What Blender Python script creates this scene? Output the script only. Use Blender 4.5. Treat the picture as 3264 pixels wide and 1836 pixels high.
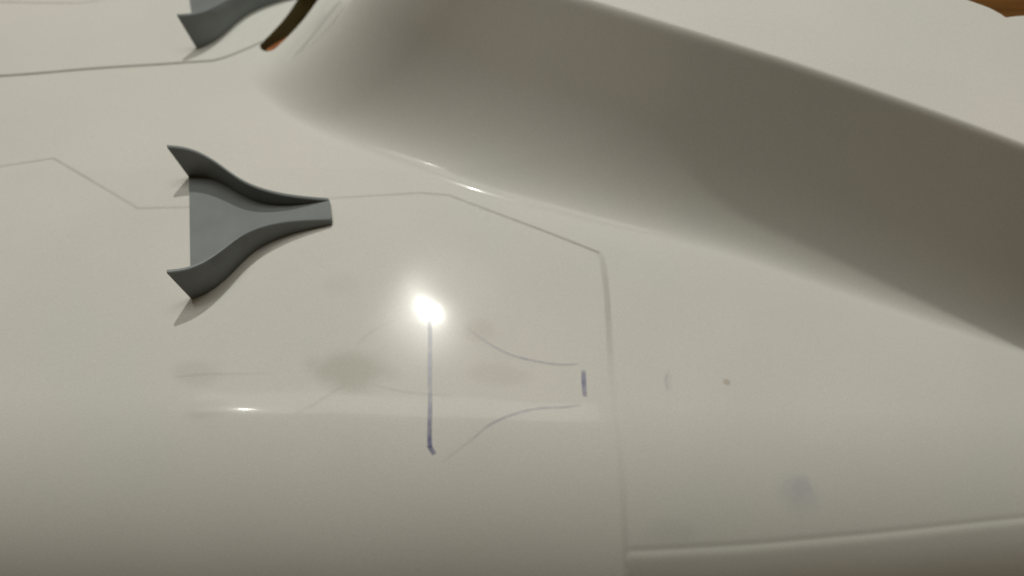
import bpy, math
import numpy as np

# ------------------------------------------------------------------ clear
for o in list(bpy.data.objects):
    bpy.data.objects.remove(o)
S = bpy.context.scene
COL = S.collection

# ------------------------------------------------------------------ camera
PW, PH = 3264.0, 1836.0                 # photograph size, used to read positions off it
HFOV = math.radians(58)
TILT = math.radians(36)                 # optical axis from the vertical
DIST = 0.48
CAM = np.array([0.0, -DIST * math.sin(TILT), DIST * math.cos(TILT)])
cd = bpy.data.cameras.new('camera')
cam = bpy.data.objects.new('camera', cd)
COL.objects.link(cam)
cam.location = CAM
cam.rotation_euler = (TILT, 0, 0)
cd.sensor_width = 36
cd.lens = 18 / math.tan(HFOV / 2)
cd.clip_start = 0.01
cd.clip_end = 50
cd.dof.use_dof = True
cd.dof.focus_distance = 0.44
cd.dof.aperture_fstop = 4.8
S.camera = cam

# ------------------------------------------------------------------ light
w = bpy.data.worlds.new('World')
S.world = w
w.use_nodes = True
bg = w.node_tree.nodes['Background']
bg.inputs[0].default_value = (1.0, 0.66, 0.27, 1)
bg.inputs[1].default_value = 0.058


def lamp(name, loc, power, radius, col):
    l = bpy.data.lights.new(name, 'POINT')
    l.energy = power
    l.shadow_soft_size = radius
    l.color = col
    o = bpy.data.objects.new(name, l)
    COL.objects.link(o)
    o.location = loc
    return o


LAMP1 = (-0.062, 0.81, 1.75)
LAMP2 = (-0.589, 0.139, 1.75)
lamp('ceiling_lamp', LAMP1, 56, 0.014, (1.0, 0.99, 0.91))
lamp('small_lamp', LAMP2, 6.5, 0.016, (1.0, 0.99, 0.91))
pl = bpy.data.lights.new('ceiling_panel', 'AREA')       # frosted fitting on the ceiling, facing down
pl.shape = 'RECTANGLE'
pl.size = 1.3
pl.size_y = 0.45
pl.energy = 13
pl.color = (1.0, 0.99, 0.91)
plo = bpy.data.objects.new('ceiling_panel', pl)
COL.objects.link(plo)
plo.location = (-0.12, 0.30, 1.85)

S.view_settings.view_transform = 'Standard'
S.view_settings.look = 'None'
S.view_settings.exposure = -0.09
S.view_settings.gamma = 1
S.view_settings.use_curve_mapping = False
S.render.engine = 'CYCLES'

# ------------------------------------------------------------------ helpers
FPX = (PW / 2) / math.tan(HFOV / 2)
RIGHT = np.array([1.0, 0, 0])
UP = np.array([0, math.cos(TILT), math.sin(TILT)])
FWD = np.array([0, math.sin(TILT), -math.cos(TILT)])


def ray(px, py):
    d = FWD + RIGHT * ((px - PW / 2) / FPX) - UP * ((py - PH / 2) / FPX)
    return d / np.linalg.norm(d)


def on_z(px, py, z=0.0):
    d = ray(px, py)
    return CAM + d * ((z - CAM[2]) / d[2])


def on_plane(px, py, p0, n):
    d = ray(px, py)
    return CAM + d * (np.dot(np.array(p0) - CAM, n) / np.dot(d, n))


def seg_dist(X, Y, pts):
    """distance to a polyline in plan"""
    best = np.full(X.shape, 1e9)
    for (x0, y0), (x1, y1) in zip(pts[:-1], pts[1:]):
        dx, dy = x1 - x0, y1 - y0
        t = np.clip(((X - x0) * dx + (Y - y0) * dy) / (dx * dx + dy * dy), 0, 1)
        best = np.minimum(best, np.hypot(X - x0 - t * dx, Y - y0 - t * dy))
    return best


def inside(X, Y, poly):
    r = np.zeros(X.shape, bool)
    n = len(poly)
    for i in range(n):
        x0, y0 = poly[i]
        x1, y1 = poly[(i + 1) % n]
        if y0 == y1:
            continue
        c = ((y0 > Y) != (y1 > Y)) & (X < (x1 - x0) * (Y - y0) / (y1 - y0) + x0)
        r ^= c
    return r


def smooth_poly(pts, n=4):
    """Catmull-Rom through the points"""
    P = [np.array(p, float) for p in pts]
    P = [2 * P[0] - P[1]] + P + [2 * P[-1] - P[-2]]
    out = []
    for i in range(1, len(P) - 2):
        a, b, c, d = P[i - 1:i + 3]
        for k in range(n):
            t = k / n
            out.append(0.5 * (2 * b + (c - a) * t + (2 * a - 5 * b + 4 * c - d) * t * t + (3 * b - a - 3 * c + d) * t ** 3))
    out.append(P[-2])
    return out


def smin(a, b, k):
    h = np.clip(0.5 + 0.5 * (b - a) / k, 0, 1)
    return b * (1 - h) + a * h - k * h * (1 - h)


# ------------------------------------------------------------------ the shell's shape
H = 0.097                               # height of the raised fairing


def plan(pxs, z=0.0):
    return [tuple(on_z(x, y, z)[:2]) for x, y in pxs]


TOPL = []
FOOT_PX = [(-200, -300), (560, 130), (800, 310), (1000, 435), (1290, 548), (1540, 628), (1900, 700), (2300, 765), (2700, 860), (3264, 985), (4200, 1150)]
FOOT = [tuple(p) for p in smooth_poly(plan(FOOT_PX), 6)]
NOSE = plan([(838, 176), (890, 128), (945, 64), (985, 0)])



def _tilt(x, y):
    return -0.045 * x - (x + 0.045) ** 2 / (2 * 2.6) - max(0.06 - y, 0) ** 2 / (2 * 2.2) + 0.045 * min(y - 0.06, 0.02)


for px_, py_ in ((1880, 0), (3264, 460)):           # upper edge of the fairing flank
    z_ = H
    for _ in range(12):
        p_ = on_z(px_, py_, z_)
        z_ = H + _tilt(p_[0], p_[1])
    TOPL.append((p_[0], p_[1]))
tx, ty = TOPL[1][0] - TOPL[0][0], TOPL[1][1] - TOPL[0][1]
tl = math.hypot(tx, ty)
TN = (-ty / tl, tx / tl)                # points away from the camera
TD = (tx / tl, ty / tl)


def fairing(X, Y):
    # distance behind the top line and in front of the foot line, measured across the flank
    s = (X - TOPL[0][0]) * TN[0] + (Y - TOPL[0][1]) * TN[1]
    u = (X - TOPL[0][0]) * TD[0] + (Y - TOPL[0][1]) * TD[1]
    fu = np.array([(p[0] - TOPL[0][0]) * TD[0] + (p[1] - TOPL[0][1]) * TD[1] for p in FOOT])
    fs = np.array([(p[0] - TOPL[0][0]) * TN[0] + (p[1] - TOPL[0][1]) * TN[1] for p in FOOT])
    foot = np.interp(u, fu, fs)
    foot = smin(foot, np.full_like(foot, -0.026), 0.02)
    v1 = (s - foot) / (-foot)
    # the blunt left end
    n0, n1 = np.array(NOSE[0]), np.array(NOSE[-1])
    d = (n1 - n0) / np.linalg.norm(n1 - n0)
    d2 = (X - n0[0]) * d[1] - (Y - n0[1]) * d[0]
    v2 = (d2 - 0.003) / 0.105
    v = smin(v1, v2, 0.45)
    a = np.interp(u, [-0.25, 0.0, 0.12, 0.3], [0.75, 0.70, 0.62, 0.5])
    HH = H + 0.065 * np.clip((-0.025 - u) / 0.20, 0, 1) ** 1.5
    v = np.maximum(v, 0)
    f = np.where(v < a, v * v / (a * (2 - a)), (2 * v - a) / (2 - a))
    return HH * smin(f, np.full_like(f, 1.0), 0.045), v


ROLL_Y = on_z(1400, 1240)[1]


def wave(X, Y):
    r = np.random.RandomState(5)
    z = np.zeros_like(X)
    for wl, amp in ((0.11, 1.3e-4), (0.06, 6e-5), (0.035, 1.6e-5)):
        for _ in range(5):
            a = r.uniform(0, 6.28)
            z += amp * 0.5 * np.sin((X * math.cos(a) + Y * math.sin(a)) * 6.283 / wl + r.uniform(0, 6.28))
    return z


STRIP_PX = [(1988, 1757), (2140, 1750), (2400, 1735), (2700, 1708), (2950, 1683), (3250, 1651)]


def base(X, Y):
    z = -0.045 * X - (X + 0.045) ** 2 / (2 * 2.6)
    t = np.maximum(0.06 - Y, 0)
    z = z - t * t / (2 * 2.2) + 0.045 * np.minimum(Y - 0.06, 0.02)
    s = np.maximum(ROLL_Y - Y + 0.04 * np.maximum(X - 0.10, 0), 0)
    R = 0.099
    lim = 0.80 * R
    sc = np.minimum(s, lim)
    zr = -(R - np.sqrt(R * R - sc * sc)) - (s - sc) * (lim / math.sqrt(R * R - lim * lim))
    z = z + zr
    z = z + wave(X, Y)
    return z


def cast(px, py, fn):
    """where the sight line of a photo pixel meets a height function"""
    d = ray(px, py)
    lo, hi = 0.1, 1.6
    ts = np.linspace(lo, hi, 400)
    P = CAM[None] + ts[:, None] * d[None]
    g = P[:, 2] - fn(P[:, 0], P[:, 1])
    k = np.argmax(g < 0)
    a, b = ts[k - 1], ts[k]
    for _ in range(30):
        m = (a + b) / 2
        p = CAM + m * d
        if p[2] - fn(np.array([p[0]]), np.array([p[1]]))[0] > 0:
            a = m
        else:
            b = m
    return CAM + a * d


def form(X, Y):
    return base(X, Y) + fairing(X, Y)[0]


def trace(pxs, n=5):
    P = [cast(x, y, form)[:2] for x, y in pxs]
    return [tuple(p) for p in (smooth_poly(P, n) if n else P)]


SEAM_A = trace([(-300, 258), (0, 242), (300, 218), (620, 197), (690, 190), (760, 166), (838, 132)])
SEAM_B = trace([(-300, 570), (0, 531), (170, 505)], 0) + trace([(440, 665), (600, 661), (1060, 632), (1340, 615)], 0) + trace([(1430, 622), (1670, 712), (1910, 806)], 0)
SEAM_C = SEAM_B[-1:] + trace([(1922, 830), (1935, 950), (1950, 1200), (1975, 1420), (1988, 1600), (1994, 1757), (2000, 2000)])
SEAM_D = trace([(-300, 12), (0, 6), (180, 9), (300, 4), (420, -30)])
STRIP = trace(STRIP_PX)
STRIP.append((STRIP[-1][0] + 0.30, STRIP[-1][1] + 0.30 * (STRIP[-1][1] - STRIP[-9][1]) / (STRIP[-1][0] - STRIP[-9][0])))
HATCH = SEAM_B + SEAM_C + [(SEAM_C[-1][0], -0.5), (-0.8, -0.5), (-0.8, SEAM_B[0][1])]
UPPER = SEAM_A + [tuple(p) for p in NOSE] + [(NOSE[-1][0] + 0.1, NOSE[-1][1] + 0.2), (-0.8, 0.8), (-0.8, SEAM_A[0][1])]
LOWER = STRIP + [(0.9, STRIP[-1][1]), (0.9, -0.6), (STRIP[0][0], -0.6)]


def strip_side(X, Y):
    """signed distance below the strip line, only right of its start"""
    sx = np.array([p[0] for p in STRIP]); sy = np.array([p[1] for p in STRIP])
    return np.where(X > STRIP[0][0] - 0.0005, np.interp(X, sx, sy) - Y, -1)


GLINT_PX = [(1320, 618, 0.0016, 1.6), (1398, 616, 0.0012, 1.0), (1528, 668, 0.0012, 1.0), (1542, 684, 0.0010, 1.4)]
GLINTS = [tuple(cast(x, y, form)[:2]) + (r, e) for x, y, r, e in GLINT_PX]


def height(X, Y):
    z = form(X, Y)

    def groove(pts, depth, sig):
        return -depth * np.exp(-(seg_dist(X, Y, pts) / sig) ** 2)
    z = z + groove(SEAM_A, 0.0004, 0.0011)
    z = z + groove(SEAM_B, 0.00010, 0.0010)
    z = z + groove(SEAM_C, 0.00004, 0.0014)
    z = z + groove(SEAM_D, 0.0004, 0.0010)
    d = strip_side(X, Y)
    fade = np.clip((X - STRIP[0][0]) / 0.004, 0, 1)
    z = z + fade * (-0.00035 * np.exp(-(d / 0.0012) ** 2) + 0.00010 * np.exp(-((d - 0.0034) / 0.0022) ** 2))
    t = np.maximum(d - 0.003, 0)
    tq = np.minimum(t, 0.022)
    z = z - (0.10 * t + 13 * tq * tq) * fade
    for gx, gy, r, e in GLINTS:
        z = z + 0.00022 * np.exp(-(((X - gx) / e) ** 2 + (Y - gy) ** 2) / (r * r))
    return z


def hz(x, y):
    return float(height(np.array([x]), np.array([y]))[0])


def on_shell(px, py):
    return cast(px, py, height)


# ------------------------------------------------------------------ materials
def mat(name):
    m = bpy.data.materials.new(name)
    m.use_nodes = True
    return m, m.node_tree, m.node_tree.nodes['Principled BSDF']


def shell_material():
    m, nt, b = mat('white_gelcoat')
    N, L = nt.nodes, nt.links
    geo = N.new('ShaderNodeNewGeometry')
    n1 = N.new('ShaderNodeTexNoise')
    n1.inputs['Scale'].default_value = 7
    n1.inputs['Detail'].default_value = 5
    L.new(geo.outputs['Position'], n1.inputs['Vector'])
    r1 = N.new('ShaderNodeValToRGB')
    r1.color_ramp.elements[0].position = 0.3
    r1.color_ramp.elements[0].color = (0.60, 0.612, 0.575, 1)
    r1.color_ramp.elements[1].position = 0.7
    r1.color_ramp.elements[1].color = (0.665, 0.645, 0.612, 1)
    L.new(n1.outputs['Fac'], r1.inputs['Fac'])
    col = r1.outputs['Color']
    # blue ink smears and dark patches that paint in ceiling reflections, each with a place and shape of its own
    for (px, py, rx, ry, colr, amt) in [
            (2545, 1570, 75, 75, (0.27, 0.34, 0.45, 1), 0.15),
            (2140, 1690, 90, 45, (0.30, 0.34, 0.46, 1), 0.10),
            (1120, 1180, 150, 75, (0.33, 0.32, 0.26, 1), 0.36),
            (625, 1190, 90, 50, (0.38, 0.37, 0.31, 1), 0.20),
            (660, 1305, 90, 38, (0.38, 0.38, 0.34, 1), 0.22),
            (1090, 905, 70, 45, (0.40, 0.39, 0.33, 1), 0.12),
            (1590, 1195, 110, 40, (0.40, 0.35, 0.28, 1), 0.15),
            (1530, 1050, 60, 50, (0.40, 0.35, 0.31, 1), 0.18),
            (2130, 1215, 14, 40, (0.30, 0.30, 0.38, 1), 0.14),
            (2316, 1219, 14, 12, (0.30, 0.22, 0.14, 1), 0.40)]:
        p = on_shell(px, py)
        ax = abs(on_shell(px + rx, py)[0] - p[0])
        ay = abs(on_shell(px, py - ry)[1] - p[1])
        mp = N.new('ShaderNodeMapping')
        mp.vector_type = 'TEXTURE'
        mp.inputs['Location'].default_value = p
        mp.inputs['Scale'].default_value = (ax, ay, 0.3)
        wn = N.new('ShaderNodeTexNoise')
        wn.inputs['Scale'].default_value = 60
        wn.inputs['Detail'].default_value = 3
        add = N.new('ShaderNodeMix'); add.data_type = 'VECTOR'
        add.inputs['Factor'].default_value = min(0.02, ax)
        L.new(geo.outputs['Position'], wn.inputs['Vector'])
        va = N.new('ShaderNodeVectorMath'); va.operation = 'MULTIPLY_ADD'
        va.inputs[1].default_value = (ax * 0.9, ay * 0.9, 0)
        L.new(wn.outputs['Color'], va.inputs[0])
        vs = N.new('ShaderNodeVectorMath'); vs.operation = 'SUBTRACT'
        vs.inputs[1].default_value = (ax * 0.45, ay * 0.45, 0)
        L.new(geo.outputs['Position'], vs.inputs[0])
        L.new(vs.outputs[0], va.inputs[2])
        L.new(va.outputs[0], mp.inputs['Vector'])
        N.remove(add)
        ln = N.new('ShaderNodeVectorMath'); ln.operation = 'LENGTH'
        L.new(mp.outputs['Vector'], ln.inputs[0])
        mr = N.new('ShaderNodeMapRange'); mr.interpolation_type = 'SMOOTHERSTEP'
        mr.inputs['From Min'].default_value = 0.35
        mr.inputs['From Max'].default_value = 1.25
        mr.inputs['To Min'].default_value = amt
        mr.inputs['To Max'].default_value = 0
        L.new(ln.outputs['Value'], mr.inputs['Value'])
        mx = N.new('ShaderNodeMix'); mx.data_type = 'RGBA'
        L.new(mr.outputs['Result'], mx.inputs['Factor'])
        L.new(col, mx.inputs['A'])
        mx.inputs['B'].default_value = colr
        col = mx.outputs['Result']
    # fine grain of the gelcoat
    ng = N.new('ShaderNodeTexNoise')
    ng.inputs['Scale'].default_value = 1300
    ng.inputs['Detail'].default_value = 2
    L.new(geo.outputs['Position'], ng.inputs['Vector'])
    gm = N.new('ShaderNodeMapRange')
    gm.inputs['From Min'].default_value = 0.25
    gm.inputs['From Max'].default_value = 0.75
    gm.inputs['To Min'].default_value = 0.93
    gm.inputs['To Max'].default_value = 1.05
    L.new(ng.outputs['Fac'], gm.inputs['Value'])
    gs = N.new('ShaderNodeVectorMath'); gs.operation = 'SCALE'
    L.new(col, gs.inputs[0])
    L.new(gm.outputs['Result'], gs.inputs['Scale'])
    L.new(gs.outputs[0], b.inputs['Base Color'])
    b.inputs['Specular IOR Level'].default_value = 0.045
    b.inputs['Coat Weight'].default_value = 0.10
    b.inputs['Coat Roughness'].default_value = 0.17
    n2 = N.new('ShaderNodeTexNoise')
    n2.inputs['Scale'].default_value = 22
    n2.inputs['Detail'].default_value = 4
    L.new(geo.outputs['Position'], n2.inputs['Vector'])
    mr = N.new('ShaderNodeMapRange')
    mr.inputs['To Min'].default_value = 0.05
    mr.inputs['To Max'].default_value = 0.075
    L.new(n2.outputs['Fac'], mr.inputs['Value'])
    L.new(mr.outputs['Result'], b.inputs['Roughness'])
    # faint orange peel
    n3 = N.new('ShaderNodeTexNoise')
    n3.inputs['Scale'].default_value = 260
    n3.inputs['Detail'].default_value = 2
    L.new(geo.outputs['Position'], n3.inputs['Vector'])
    bp = N.new('ShaderNodeBump')
    bp.inputs['Strength'].default_value = 0.012
    bp.inputs['Distance'].default_value = 0.0003
    L.new(n3.outputs['Fac'], bp.inputs['Height'])
    L.new(bp.outputs['Normal'], b.inputs['Normal'])
    return m


def grey_material():
    m, nt, b = mat('grey_plastic')
    N, L = nt.nodes, nt.links
    tc = N.new('ShaderNodeTexCoord')
    n = N.new('ShaderNodeTexNoise')
    n.inputs['Scale'].default_value = 70
    n.inputs['Detail'].default_value = 6
    L.new(tc.outputs['Object'], n.inputs['Vector'])
    r = N.new('ShaderNodeValToRGB')
    r.color_ramp.elements[0].position = 0.3
    r.color_ramp.elements[0].color = (0.155, 0.172, 0.176, 1)
    r.color_ramp.elements[1].position = 0.75
    r.color_ramp.elements[1].color = (0.190, 0.208, 0.212, 1)
    L.new(n.outputs['Fac'], r.inputs['Fac'])
    L.new(r.outputs['Color'], b.inputs['Base Color'])
    b.inputs['Roughness'].default_value = 0.48
    b.inputs['Specular IOR Level'].default_value = 0.45
    n2 = N.new('ShaderNodeTexNoise')
    n2.inputs['Scale'].default_value = 900
    L.new(tc.outputs['Object'], n2.inputs['Vector'])
    bp = N.new('ShaderNodeBump')
    bp.inputs['Strength'].default_value = 0.15
    bp.inputs['Distance'].default_value = 0.0004
    L.new(n2.outputs['Fac'], bp.inputs['Height'])
    L.new(bp.outputs['Normal'], b.inputs['Normal'])
    return m


def wood_material(name, c0, c1, rough=0.35):
    m, nt, b = mat(name)
    N, L = nt.nodes, nt.links
    tc = N.new('ShaderNodeTexCoord')
    mp = N.new('ShaderNodeMapping')
    mp.inputs['Scale'].default_value = (3, 60, 3)
    L.new(tc.outputs['Object'], mp.inputs['Vector'])
    n = N.new('ShaderNodeTexNoise')
    n.inputs['Scale'].default_value = 3
    n.inputs['Detail'].default_value = 8
    n.inputs['Distortion'].default_value = 0.6
    L.new(mp.outputs['Vector'], n.inputs['Vector'])
    r = N.new('ShaderNodeValToRGB')
    r.color_ramp.elements[0].position = 0.35
    r.color_ramp.elements[0].color = c0
    r.color_ramp.elements[1].position = 0.65
    r.color_ramp.elements[1].color = c1
    L.new(n.outputs['Fac'], r.inputs['Fac'])
    L.new(r.outputs['Color'], b.inputs['Base Color'])
    b.inputs['Roughness'].default_value = rough
    return m


def ink_material(name, col, density, lo=0.6, hi=1.2):
    m, nt, b = mat(name)
    N, L = nt.nodes, nt.links
    b.inputs['Base Color'].default_value = col
    b.inputs['Roughness'].default_value = 0.3
    geo = N.new('ShaderNodeNewGeometry')
    n = N.new('ShaderNodeTexNoise')
    n.inputs['Scale'].default_value = 170
    n.inputs['Detail'].default_value = 4
    L.new(geo.outputs['Position'], n.inputs['Vector'])
    mr = N.new('ShaderNodeMapRange')
    mr.inputs['From Min'].default_value = 0.3
    mr.inputs['From Max'].default_value = 0.7
    mr.inputs['To Min'].default_value = density * lo
    mr.inputs['To Max'].default_value = density * hi
    L.new(n.outputs['Fac'], mr.inputs['Value'])
    at = N.new('ShaderNodeAttribute')
    at.attribute_name = 'ink'
    mu = N.new('ShaderNodeMath'); mu.operation = 'MULTIPLY'
    L.new(mr.outputs['Result'], mu.inputs[0])
    L.new(at.outputs['Fac'], mu.inputs[1])
    L.new(mu.outputs[0], b.inputs['Alpha'])
    return m


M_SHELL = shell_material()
M_GREY = grey_material()
M_WOOD = wood_material('table_wood', (0.11, 0.045, 0.010, 1), (0.20, 0.09, 0.024, 1))
M_PLY = wood_material('plywood', (0.22, 0.065, 0.012, 1), (0.33, 0.11, 0.022, 1), 0.6)
M_RAW, _nt, _b = mat('raw_laminate')
_n = _nt.nodes.new('ShaderNodeTexNoise')
_n.inputs['Scale'].default_value = 120
_r = _nt.nodes.new('ShaderNodeValToRGB')
_r.color_ramp.elements[0].color = (0.13, 0.10, 0.035, 1)
_r.color_ramp.elements[1].color = (0.24, 0.19, 0.09, 1)
_nt.links.new(_n.outputs['Fac'], _r.inputs['Fac'])
_nt.links.new(_r.outputs['Color'], _b.inputs['Base Color'])
_b.inputs['Roughness'].default_value = 0.5
M_INK = ink_material('blue_ink', (0.145, 0.155, 0.33, 1), 0.55)
M_INK2 = ink_material('faint_ink', (0.20, 0.21, 0.40, 1), 0.22)
M_SEAM = ink_material('seam_grime', (0.18, 0.175, 0.14, 1), 0.52, 0.9, 1.1)
M_SEAM_REFL = ink_material('seam_grime_and_reflection', (0.28, 0.26, 0.21, 1), 0.20, 0.8, 1.2)  # faint seam grime, also the colour of the painted reflection lines


# ------------------------------------------------------------------ scene graph helpers
def empty(name, loc, label=None, cat=None, kind=None, group=None):
    o = bpy.data.objects.new(name, None)
    o.empty_display_size = 0.01
    o.location = loc
    COL.objects.link(o)
    if label: o['label'] = label
    if cat: o['category'] = cat
    if kind: o['kind'] = kind
    if group: o['group'] = group
    return o


def mesh_obj(name, verts, faces, material, parent=None, smooth=True, normals=None, offset=None):
    me = bpy.data.meshes.new(name)
    V = np.asarray(verts, np.float32)
    if offset is not None:
        V = V - np.asarray(offset, np.float32)
    if isinstance(faces, np.ndarray):
        nf = len(faces)
        me.vertices.add(len(V)); me.vertices.foreach_set('co', V.ravel())
        me.loops.add(nf * 4); me.loops.foreach_set('vertex_index', faces.astype(np.int32).ravel())
        me.polygons.add(nf)
        me.polygons.foreach_set('loop_start', np.arange(0, nf * 4, 4, dtype=np.int32))
        me.update(calc_edges=True)
    else:
        me.from_pydata([tuple(v) for v in V], [], faces)
        me.update()
    me.polygons.foreach_set('use_smooth', np.full(len(me.polygons), smooth))
    if normals is not None:
        me.normals_split_custom_set_from_vertices(np.asarray(normals, np.float32).tolist())
    me.materials.append(material)
    o = bpy.data.objects.new(name, me)
    COL.objects.link(o)
    if parent is not None:
        o.parent = parent
    return o


# ------------------------------------------------------------------ wooden table under everything
TZ = -0.13
table = empty('wooden_table', (0, 0, TZ), kind='structure')
bw, gap = 0.085, 0.0015
rs = np.random.RandomState(3)
board_me = None
for i in range(16):
    y0 = -0.45 + i * bw
    x0, x1 = -1.0, 1.5
    if board_me is None:
        b = 0.0015
        yy = [0, 0, b, bw - gap - b, bw - gap, bw - gap]
        zz = [-0.02, -b, 0, 0, -b, -0.02]
        v = [(x, y, z) for x in (x0, x1) for y, z in zip(yy, zz)]
        f = [(k, k + 1, k + 7, k + 6) for k in range(5)] + [(5, 0, 6, 11), tuple(range(5, -1, -1)), tuple(range(6, 12))]
        o = mesh_obj('board', v, f, M_WOOD, table, smooth=False)
        board_me = o.data
    else:
        o = bpy.data.objects.new('board', board_me)
        COL.objects.link(o)
        o.parent = table
    o.location = (rs.uniform(-0.2, 0.2), y0, rs.uniform(-0.0004, 0.0004))

# ------------------------------------------------------------------ the white shell
SHELL_LOC = (0, 0, 0)
shell = empty('body_shell', SHELL_LOC, 'large glossy white moulded body shell with panel seams and blue pen marks', 'body shell')

STEP = 0.00075
CO = 0.004
xs = np.concatenate([np.arange(-0.80, -0.36, CO), np.arange(-0.36, 0.36, STEP), np.arange(0.36, 0.80, CO)])
ys = np.concatenate([np.arange(-0.20, -0.165, CO / 2), np.arange(-0.165, 0.30, STEP), np.arange(0.30, 0.55, CO)])
X, Y = np.meshgrid(xs, ys)
nx, ny = len(xs), len(ys)

# openings: the slot at the nose of the fairing, and the notch in the far edge
SLOT_C = [cast(x, y, base)[:2] for x, y in [(1012, -40), (982, 0), (942, 58), (897, 108), (858, 145)]]
SLOT_C = smooth_poly(SLOT_C, 4)


def offset_poly(C, wds):
    L_, R_ = [], []
    for i, p in enumerate(C):
        a = C[max(i - 1, 0)]; b = C[min(i + 1, len(C) - 1)]
        d = (b - a) / np.linalg.norm(b - a)
        nrm = np.array([-d[1], d[0]])
        L_.append(p + nrm * wds[i]); R_.append(p - nrm * wds[i])
    d = C[-1] - C[-2]; d = d / np.linalg.norm(d)
    cap = []
    ang0 = math.atan2(d[1], d[0])
    for k in range(1, 8):
        a = ang0 + math.pi / 2 - math.pi * k / 8
        cap.append(C[-1] + wds[-1] * np.array([math.cos(a), math.sin(a)]))
    d0 = C[0] - C[1]; d0 = d0 / np.linalg.norm(d0)
    ang1 = math.atan2(d0[1], d0[0])
    cap0 = []
    for k in range(1, 8):
        a = ang1 + math.pi / 2 - math.pi * k / 8
        cap0.append(C[0] + wds[0] * np.array([math.cos(a), math.sin(a)]))
    return L_ + cap + R_[::-1] + cap0


SLOT = [tuple(p) for p in offset_poly(SLOT_C, np.linspace(0.0072, 0.0058, len(SLOT_C)))]
EDGE1 = smooth_poly([cast(x, y, form)[:2] for x, y in [(2900, -75), (3010, -28), (3090, 2), (3150, 24), (3185, 42), (3206, 56)]], 4)
EDGE2 = smooth_poly([cast(x, y, form)[:2] for x, y in [(3206, 56), (3235, 52), (3264, 50), (3400, 40)]], 4)
NOTCH = [tuple(p) for p in EDGE1 + EDGE2[1:]] + [(1.2, EDGE2[-1][1]), (1.2, 0.80), (EDGE1[0][0] - 0.02, 0.80)]


def nearest_on(poly, x, y):
    best = None
    n = len(poly)
    for i in range(n):
        x0, y0 = poly[i]; x1, y1 = poly[(i + 1) % n]
        dx, dy = x1 - x0, y1 - y0
        l2 = dx * dx + dy * dy
        if l2 == 0:
            continue
        t = min(1, max(0, ((x - x0) * dx + (y - y0) * dy) / l2))
        px, py = x0 + t * dx, y0 + t * dy
        q = (px - x) ** 2 + (py - y) ** 2
        if best is None or q < best[0]:
            best = (q, px, py)
    return best[1], best[2]


Xf, Yf = X.copy(), Y.copy()
cx = (X[:-1, :-1] + X[1:, 1:]) / 2
cy = (Y[:-1, :-1] + Y[1:, 1:]) / 2
hole = np.zeros(cx.shape, bool)
for poly in (SLOT, NOTCH):
    hm = inside(cx, cy, poly)
    hole |= hm
    # vertices on the rim of the opening move onto its outline
    touch_h = np.zeros(X.shape, bool); touch_s = np.zeros(X.shape, bool)
    for a, b in ((0, 0), (0, 1), (1, 0), (1, 1)):
        touch_h[a:a + ny - 1, b:b + nx - 1] |= hm
        touch_s[a:a + ny - 1, b:b + nx - 1] |= ~hm
    for j, i in zip(*np.nonzero(touch_h & touch_s)):
        Xf[j, i], Yf[j, i] = nearest_on(poly, X[j, i], Y[j, i])

Z = height(Xf, Yf)
gy_, gx_ = np.gradient(Z, ys, xs)
NXn, NYn = -gx_, -gy_
NRM = np.stack([NXn, NYn, np.ones_like(NXn)], -1)
NRM /= np.linalg.norm(NRM, axis=-1, keepdims=True)
idx = np.arange(nx * ny).reshape(ny, nx)
quads = np.stack([idx[:-1, :-1], idx[:-1, 1:], idx[1:, 1:], idx[1:, :-1]], -1).reshape(-1, 4)
V = np.stack([Xf, Yf, Z], -1).reshape(-1, 3)
NR = NRM.reshape(-1, 3)

_, vv = fairing(cx, cy)
region = np.zeros(cx.shape, int)                    # 0 main skin
region[vv > 0.02] = 3                               # raised fairing
region[inside(cx, cy, UPPER) & (vv < 0.05)] = 2
region[inside(cx, cy, HATCH)] = 1
region[inside(cx, cy, LOWER)] = 4
region[hole] = -1
names = {0: 'main_skin', 1: 'hatch_panel', 2: 'upper_panel', 3: 'raised_fairing', 4: 'lower_strip'}
labels = {1: 'wide white panel bounded by a thin angular seam', 2: 'white panel beyond the dark seam line',
          3: 'raised white fairing with its flank in shadow', 4: 'darker white strip below the beaded edge'}
for k, nm in names.items():
    q = quads[(region == k).ravel()]
    if not len(q):
        continue
    used = np.zeros(len(V), bool); used[q.ravel()] = True
    remap = np.cumsum(used) - 1
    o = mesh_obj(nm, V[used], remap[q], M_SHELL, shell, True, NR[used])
    if k in labels:
        o['label'] = labels[k]


# rims of the openings: the shell's thickness turned down
def rim(name, poly, depth, closed, parent, material, flare=0.0):
    pts = []
    n = len(poly)
    dense = []
    for i in range(n if closed else n - 1):
        a = np.array(poly[i]); b = np.array(poly[(i + 1) % n])
        m = max(1, int(np.linalg.norm(b - a) / 0.0015))
        for k in range(m):
            dense.append(a + (b - a) * k / m)
    if not closed:
        dense.append(np.array(poly[-1]))
    D = np.array(dense)
    z = height(D[:, 0], D[:, 1])
    rows = []
    for dz in (0.0, -0.4, -1.0):
        rows.append(np.column_stack([D, z + dz * depth]))
    n = len(D)
    v = np.vstack(rows)
    f = []
    for r in range(2):
        for i in range(n if closed else n - 1):
            j = (i + 1) % n
            f.append((r * n + i, r * n + j, (r + 1) * n + j, (r + 1) * n + i))
    return mesh_obj(name, v, f, material, parent, False), D, z


slot_rim, D, z = rim('slot_lining', SLOT, 0.018, True, shell, M_RAW)
rim('far_edge', [tuple(p) for p in EDGE1 + EDGE2[1:]], 0.006, False, shell, M_SHELL)
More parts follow.
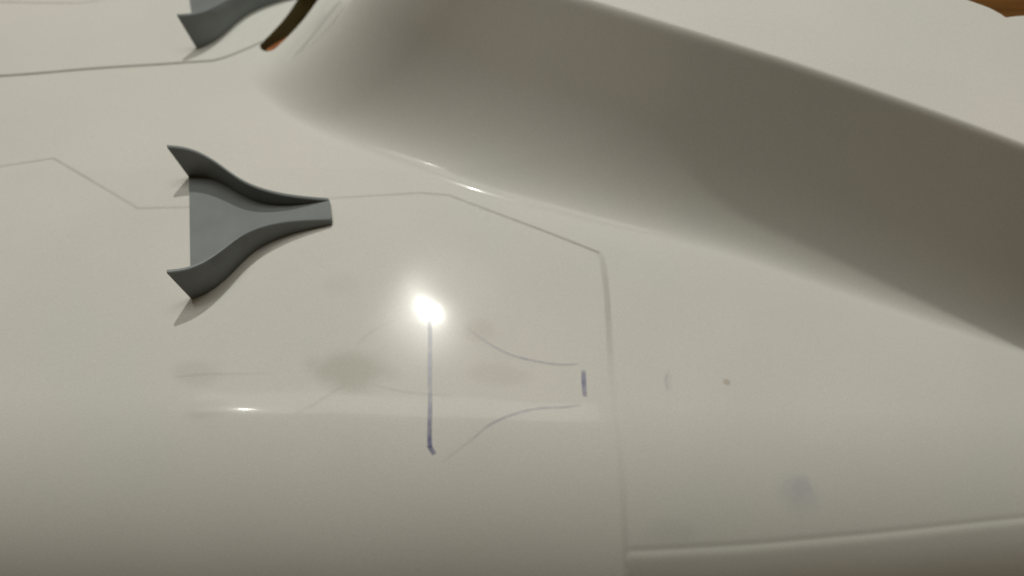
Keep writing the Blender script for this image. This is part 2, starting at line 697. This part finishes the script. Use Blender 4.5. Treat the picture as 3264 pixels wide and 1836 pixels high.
# plywood former glued under the slot
n = len(D)
c = D.mean(0)
zb = z - 0.0182
v = np.vstack([np.column_stack([c + (D - c) * 1.04, zb]), np.column_stack([c + (D - c) * 1.04, zb - 0.003])])
C2 = len(v)
f = [tuple(range(n)), tuple(range(2 * n - 1, n - 1, -1))] + [(i, i + n, (i + 1) % n + n, (i + 1) % n) for i in range(n)]
mesh_obj('slot_floor', v, f, M_RAW, shell, False)
# a plywood tongue stands in the near end of the slot, against its right side
e0, e1 = SLOT_C[-1], SLOT_C[-6]
dv = (e1 - e0) / np.linalg.norm(e1 - e0)
nv = np.array([dv[1], -dv[0]])
out = []
for al, ac in ((-0.0015, -0.0022), (-0.0028, 0.0012), (0.0, 0.0040), (0.006, 0.0054), (0.016, 0.0056), (0.020, 0.0048), (0.010, 0.0010), (0.003, -0.0012)):
    out.append(e0 + dv * al + nv * ac)
n = len(out)
zt = [hz(*q) - 0.0030 for q in out]
v = [(q[0], q[1], zz) for q, zz in zip(out, zt)] + [(q[0], q[1], zz - 0.014) for q, zz in zip(out, zt)]
f = [tuple(range(n - 1, -1, -1)), tuple(range(n, 2 * n))] + [(i, (i + 1) % n, (i + 1) % n + n, i + n) for i in range(n)]
po = mesh_obj('plywood_tongue', v, f, M_PLY, shell, False)
po['label'] = 'orange brown plywood showing in the near end of the slot'


# ------------------------------------------------------------------ pen marks lying on the shell
def pen(pxs, wpx, material, inks=None, name='pen_mark', world=None):
    if world is None:
        C = smooth_poly([on_shell(x, y)[:2] for x, y in pxs], 8)
    else:
        C = []
        for a_, b_ in zip(world[:-1], world[1:]):
            m_ = max(1, int(math.hypot(b_[0] - a_[0], b_[1] - a_[1]) / 0.004))
            C += [np.array(a_) + (np.array(b_) - np.array(a_)) * k / m_ for k in range(m_)]
        C.append(np.array(world[-1]))
    n = len(C)
    v, f, ink = [], [], []
    hw = wpx * 0.163e-3 / 2
    ik = np.interp(np.linspace(0, 1, n), np.linspace(0, 1, len(inks)), inks) if inks else np.ones(n)
    if name != 'seam':
        ik[0] = ik[-1] = 0.0; ik[1] *= 0.7; ik[-2] *= 0.7
    for i, p in enumerate(C):
        a = C[max(i - 1, 0)]; b = C[min(i + 1, n - 1)]
        d = (b - a) / np.linalg.norm(b - a)
        nr = np.array([-d[1], d[0]])
        for t in (-1.15, -0.42, 0.42, 1.15):
            q = p + nr * hw * t
            v.append((q[0], q[1], 0))
            ink.append(0.0 if abs(t) > 1 else float(ik[i]))
    v = np.array(v)
    v[:, 2] = height(v[:, 0], v[:, 1]) + 0.00015
    for i in range(n - 1):
        for k in range(3):
            f.append((i * 4 + k, i * 4 + k + 1, i * 4 + k + 5, i * 4 + k + 4))
    o = mesh_obj(name, v, f, material, shell)
    at = o.data.attributes.new('ink', 'FLOAT', 'POINT')
    at.data.foreach_set('value', np.array(ink, np.float32))
    return o


pen([(1369, 1010), (1371, 1080), (1370, 1180), (1371, 1290), (1369, 1380), (1370, 1432)], 16, M_INK, [0.5, 0.6, 0.75, 0.7, 1.0, 1.15])
pen([(1367, 1418), (1376, 1434), (1386, 1450)], 17, M_INK, [0.9, 0.9, 0.6])
pen([(1860, 1178), (1861, 1215), (1864, 1268)], 17, M_INK, [0.7, 1.0, 0.7])
pen([(1480, 1040), (1550, 1090), (1620, 1128), (1700, 1150), (1780, 1162), (1850, 1160)], 11, M_INK2, [0.2, 0.7, 0.9, 1.0, 1.0, 0.6])
pen([(1400, 1480), (1500, 1405), (1560, 1355), (1640, 1320), (1720, 1302), (1800, 1298), (1856, 1290)], 11, M_INK2, [0.15, 0.4, 0.8, 1.1, 0.9, 0.9, 0.4])
pen([(2128, 1190), (2122, 1215), (2130, 1245)], 10, M_INK2, [0.4, 0.5, 0.3])


pen([(2520, 1600), (2545, 1560), (2585, 1540)], 60, M_INK2, [0.1, 0.3, 0.2])
pen([(540, 1205), (640, 1194), (760, 1192), (880, 1190)], 12, M_SEAM_REFL, [0.2, 0.35, 0.3, 0.1], 'painted_reflection')  # these four paint in faint radiating reflections of the ceiling fan lamp
pen([(930, 1325), (1000, 1290), (1070, 1245), (1110, 1225)], 14, M_SEAM_REFL, [0.1, 0.35, 0.35, 0.1], 'painted_reflection')
pen([(1180, 1225), (1300, 1250), (1450, 1262)], 12, M_SEAM_REFL, [0.2, 0.5, 0.2], 'painted_reflection')
pen([(1130, 1105), (1180, 1060), (1260, 1020)], 14, M_SEAM_REFL, [0.2, 0.4, 0.1], 'painted_reflection')
pen(None, 15, M_SEAM, [1, 1, 1, 0.9, 0.8, 0.6], 'seam', SEAM_A)
pen(None, 13, M_SEAM_REFL, [0.8, 0.7, 0.8, 0.6, 0.5, 0.5, 0.9, 1.3, 1.4], 'seam', SEAM_B)
pen(None, 24, M_SEAM_REFL, [0.4, 0.9, 0.9, 0.5, 0.15, 0.1, 0.2, 0.3, 0.3, 0.3], 'seam', SEAM_C)
pen(None, 15, M_SEAM_REFL, [1.2, 1.2, 0.8, 0.3], 'seam', SEAM_D)

# ------------------------------------------------------------------ the grey ducts
def build_duct():
    """channel with two curved side walls that grow taller towards the wide end"""
    # rim read as a plane that rises to the left over the shell
    pr = on_shell(1050, 718)
    xr, xl = pr[0], on_shell(600, 940)[0]
    z0 = pr[2]
    z_r, z_l = 0.0042, 0.0265
    kz = (z_l - z_r) / (xr - xl)
    nrm = np.array([kz, 0, 1.0])
    p0 = np.array([xr, 0, z0 + z_r])
    zf = 1 / 2.498

    def rimpt(x, y):
        return on_plane(480 + x * zf, 420 + y * zf, p0, nrm)
    up = [rimpt(*p) for p in [(165, 85), (280, 100), (400, 152), (520, 225), (640, 318), (750, 393), (880, 445), (1050, 487), (1200, 510), (1412, 528)]]
    lo = [rimpt(*p) for p in [(95, 1068), (300, 1048), (430, 1008), (560, 935), (680, 845), (800, 785), (950, 742), (1100, 720), (1250, 712), (1442, 706)]]
    return up, lo, pr, xr, xl, z_r, z_l


up, lo, pr, xr, xl, z_r, z_l = build_duct()
rot = math.radians(11.3)
AX = np.array([math.cos(rot), math.sin(rot)])
PX_ = np.array([-AX[1], AX[0]])
O_ = np.array([xl - 0.0055, (up[0][1] + lo[0][1]) / 2])
uu = [(np.dot(p[:2] - O_, AX), np.dot(p[:2] - O_, PX_)) for p in up]
ll = [(np.dot(p[:2] - O_, AX), np.dot(p[:2] - O_, PX_)) for p in lo]
XR = (uu[-1][0] + ll[-1][0]) / 2
xsn = np.linspace(-0.014, XR, 44)
yu = np.interp(xsn, [p[0] for p in uu], [p[1] for p in uu])
yl = np.interp(xsn, [p[0] for p in ll], [p[1] for p in ll])
mid = float(np.mean((yu + yl) / 2))
halfw = (yu - yl) / 2 * np.interp(xsn, [0, XR], [1.05, 1.0])
for _ in range(4):
    halfw[1:-1] = 0.25 * halfw[:-2] + 0.5 * halfw[1:-1] + 0.25 * halfw[2:]
print('duct', XR, halfw[0], halfw[-1], mid, (yu + yl) / 2)
LEN = XR
halff = lambda t: float(np.interp(t * LEN, xsn, halfw))
C0 = O_ + PX_ * (mid + 0.0008)


TH = 0.0021                                      # wall thickness
NT = 36
# local frame: origin at the middle of the wide end's bottom edge, +x to the narrow end


def wall_verts(side):
    v = []
    for i in range(NT + 1):
        t = i / NT
        hgt = z_r + (z_l - z_r) * (1 - t)
        over = 0.0046 * max(0, 1 - t / 0.32) ** 1.5       # the lip leans out past the wide end
        x = t * LEN
        # section, outside bottom -> outside top -> inside top -> inside bottom
        bt = 0.0005
        for off, zz in ((0, 0.0), (0, 0.45), (0, 1 - bt / hgt), (-bt, 1.0), (-TH + bt, 1.0), (-TH, 1 - bt / hgt), (-TH, 0.45), (-TH, 0.0)):
            xx = x - over * zz
            wd = halff(xx / LEN) + off
            v.append((xx, side * wd, zz * hgt))
    return v


def wall_faces(side):
    f = []
    K = 8
    for i in range(NT):
        for k in range(K):
            a, b = i * K + k, i * K + (k + 1) % K
            q = (a, b, b + K, a + K)
            f.append(q if side > 0 else q[::-1])
    f.append(tuple(range(K))[::-1] if side > 0 else tuple(range(K)))
    e_ = tuple(range(NT * K, NT * K + K))
    f.append(e_ if side > 0 else e_[::-1])
    return f


def floor_mesh():
    v, f = [], []
    M = 6
    for i in range(NT + 1):
        t = i / NT
        x = t * LEN + (0.0004 if i == NT else 0)
        hw = halff(t) - TH * 0.6
        ztop = 0.0016 + (z_r - 0.0018) * t ** 2.2
        for k in range(M + 1):
            s = -1 + 2 * k / M
            v.append((x, s * hw, ztop + 0.0008 * s ** 6 * (1 - t)))
        v.append((x, hw, 0.0001)); v.append((x, -hw, 0.0001))
    K = M + 3
    for i in range(NT):
        for k in range(K):
            a, b = i * K + k, i * K + (k + 1) % K
            f.append((a, a + K, b + K, b))
    f.append(tuple(range(K)))
    f.append(tuple(range(NT * K, NT * K + K))[::-1])
    return v, f


def sharp(me, ang=40):
    me.set_sharp_from_angle(angle=math.radians(ang))


def seat(cx_, cy_, rz):
    """pose that rests the duct's bottom on the shell around a point (middle of the wide end)"""
    ax = np.array([math.cos(rz), math.sin(rz)])
    px = np.array([-ax[1], ax[0]])
    pts = []
    for t in np.linspace(0, 1, 12):
        for s in (-1, 0, 1):
            q = np.array([cx_, cy_]) + ax * t * LEN + px * s * halff(t)
            pts.append((q[0], q[1], hz(*q)))
    P = np.array(pts)
    A = np.column_stack([P[:, 0] - cx_, P[:, 1] - cy_, np.ones(len(P))])
    a, b, c0 = np.linalg.lstsq(A, P[:, 2], rcond=None)[0]
    res = np.max(P[:, 2] - A @ np.array([a, b, c0]))
    nz = np.array([-a, -b, 1]); nz /= np.linalg.norm(nz)
    xd = np.array([ax[0], ax[1], a * ax[0] + b * ax[1]]); xd /= np.linalg.norm(xd)
    yd = np.cross(nz, xd)
    from mathutils import Matrix
    m = Matrix([[xd[0], yd[0], nz[0], cx_], [xd[1], yd[1], nz[1], cy_], [xd[2], yd[2], nz[2], c0 + res * 0.6], [0, 0, 0, 1]])
    return m


d1 = empty('grey_duct', (0, 0, 0), 'grey plastic flared air duct lying in full view on the white shell', 'duct', group='grey plastic air ducts')
d1.matrix_world = seat(C0[0], C0[1], rot)
fv, ff = floor_mesh()
parts = [mesh_obj('floor', fv, ff, M_GREY, d1)]
for s in (-1, 1):
    parts.append(mesh_obj('side_wall', wall_verts(s), wall_faces(s), M_GREY, d1))
for p in parts:
    sharp(p.data, 35)

# second duct: same moulding, its near wide corner seen at the photo's upper edge
corner = on_shell(628, 157)
rot2 = rot + math.radians(5.2)
ax2 = np.array([math.cos(rot2), math.sin(rot2)])
pp2 = np.array([-ax2[1], ax2[0]])
c2 = corner[:2] + pp2 * halff(0)
d2 = empty('grey_duct', (0, 0, 0), 'grey plastic flared air duct cut off by the upper edge, beside the slot', 'duct', group='grey plastic air ducts')
d2.matrix_world = seat(c2[0], c2[1], rot2)
for p in parts:
    c = p.copy()
    COL.objects.link(c)
    c.parent = d2
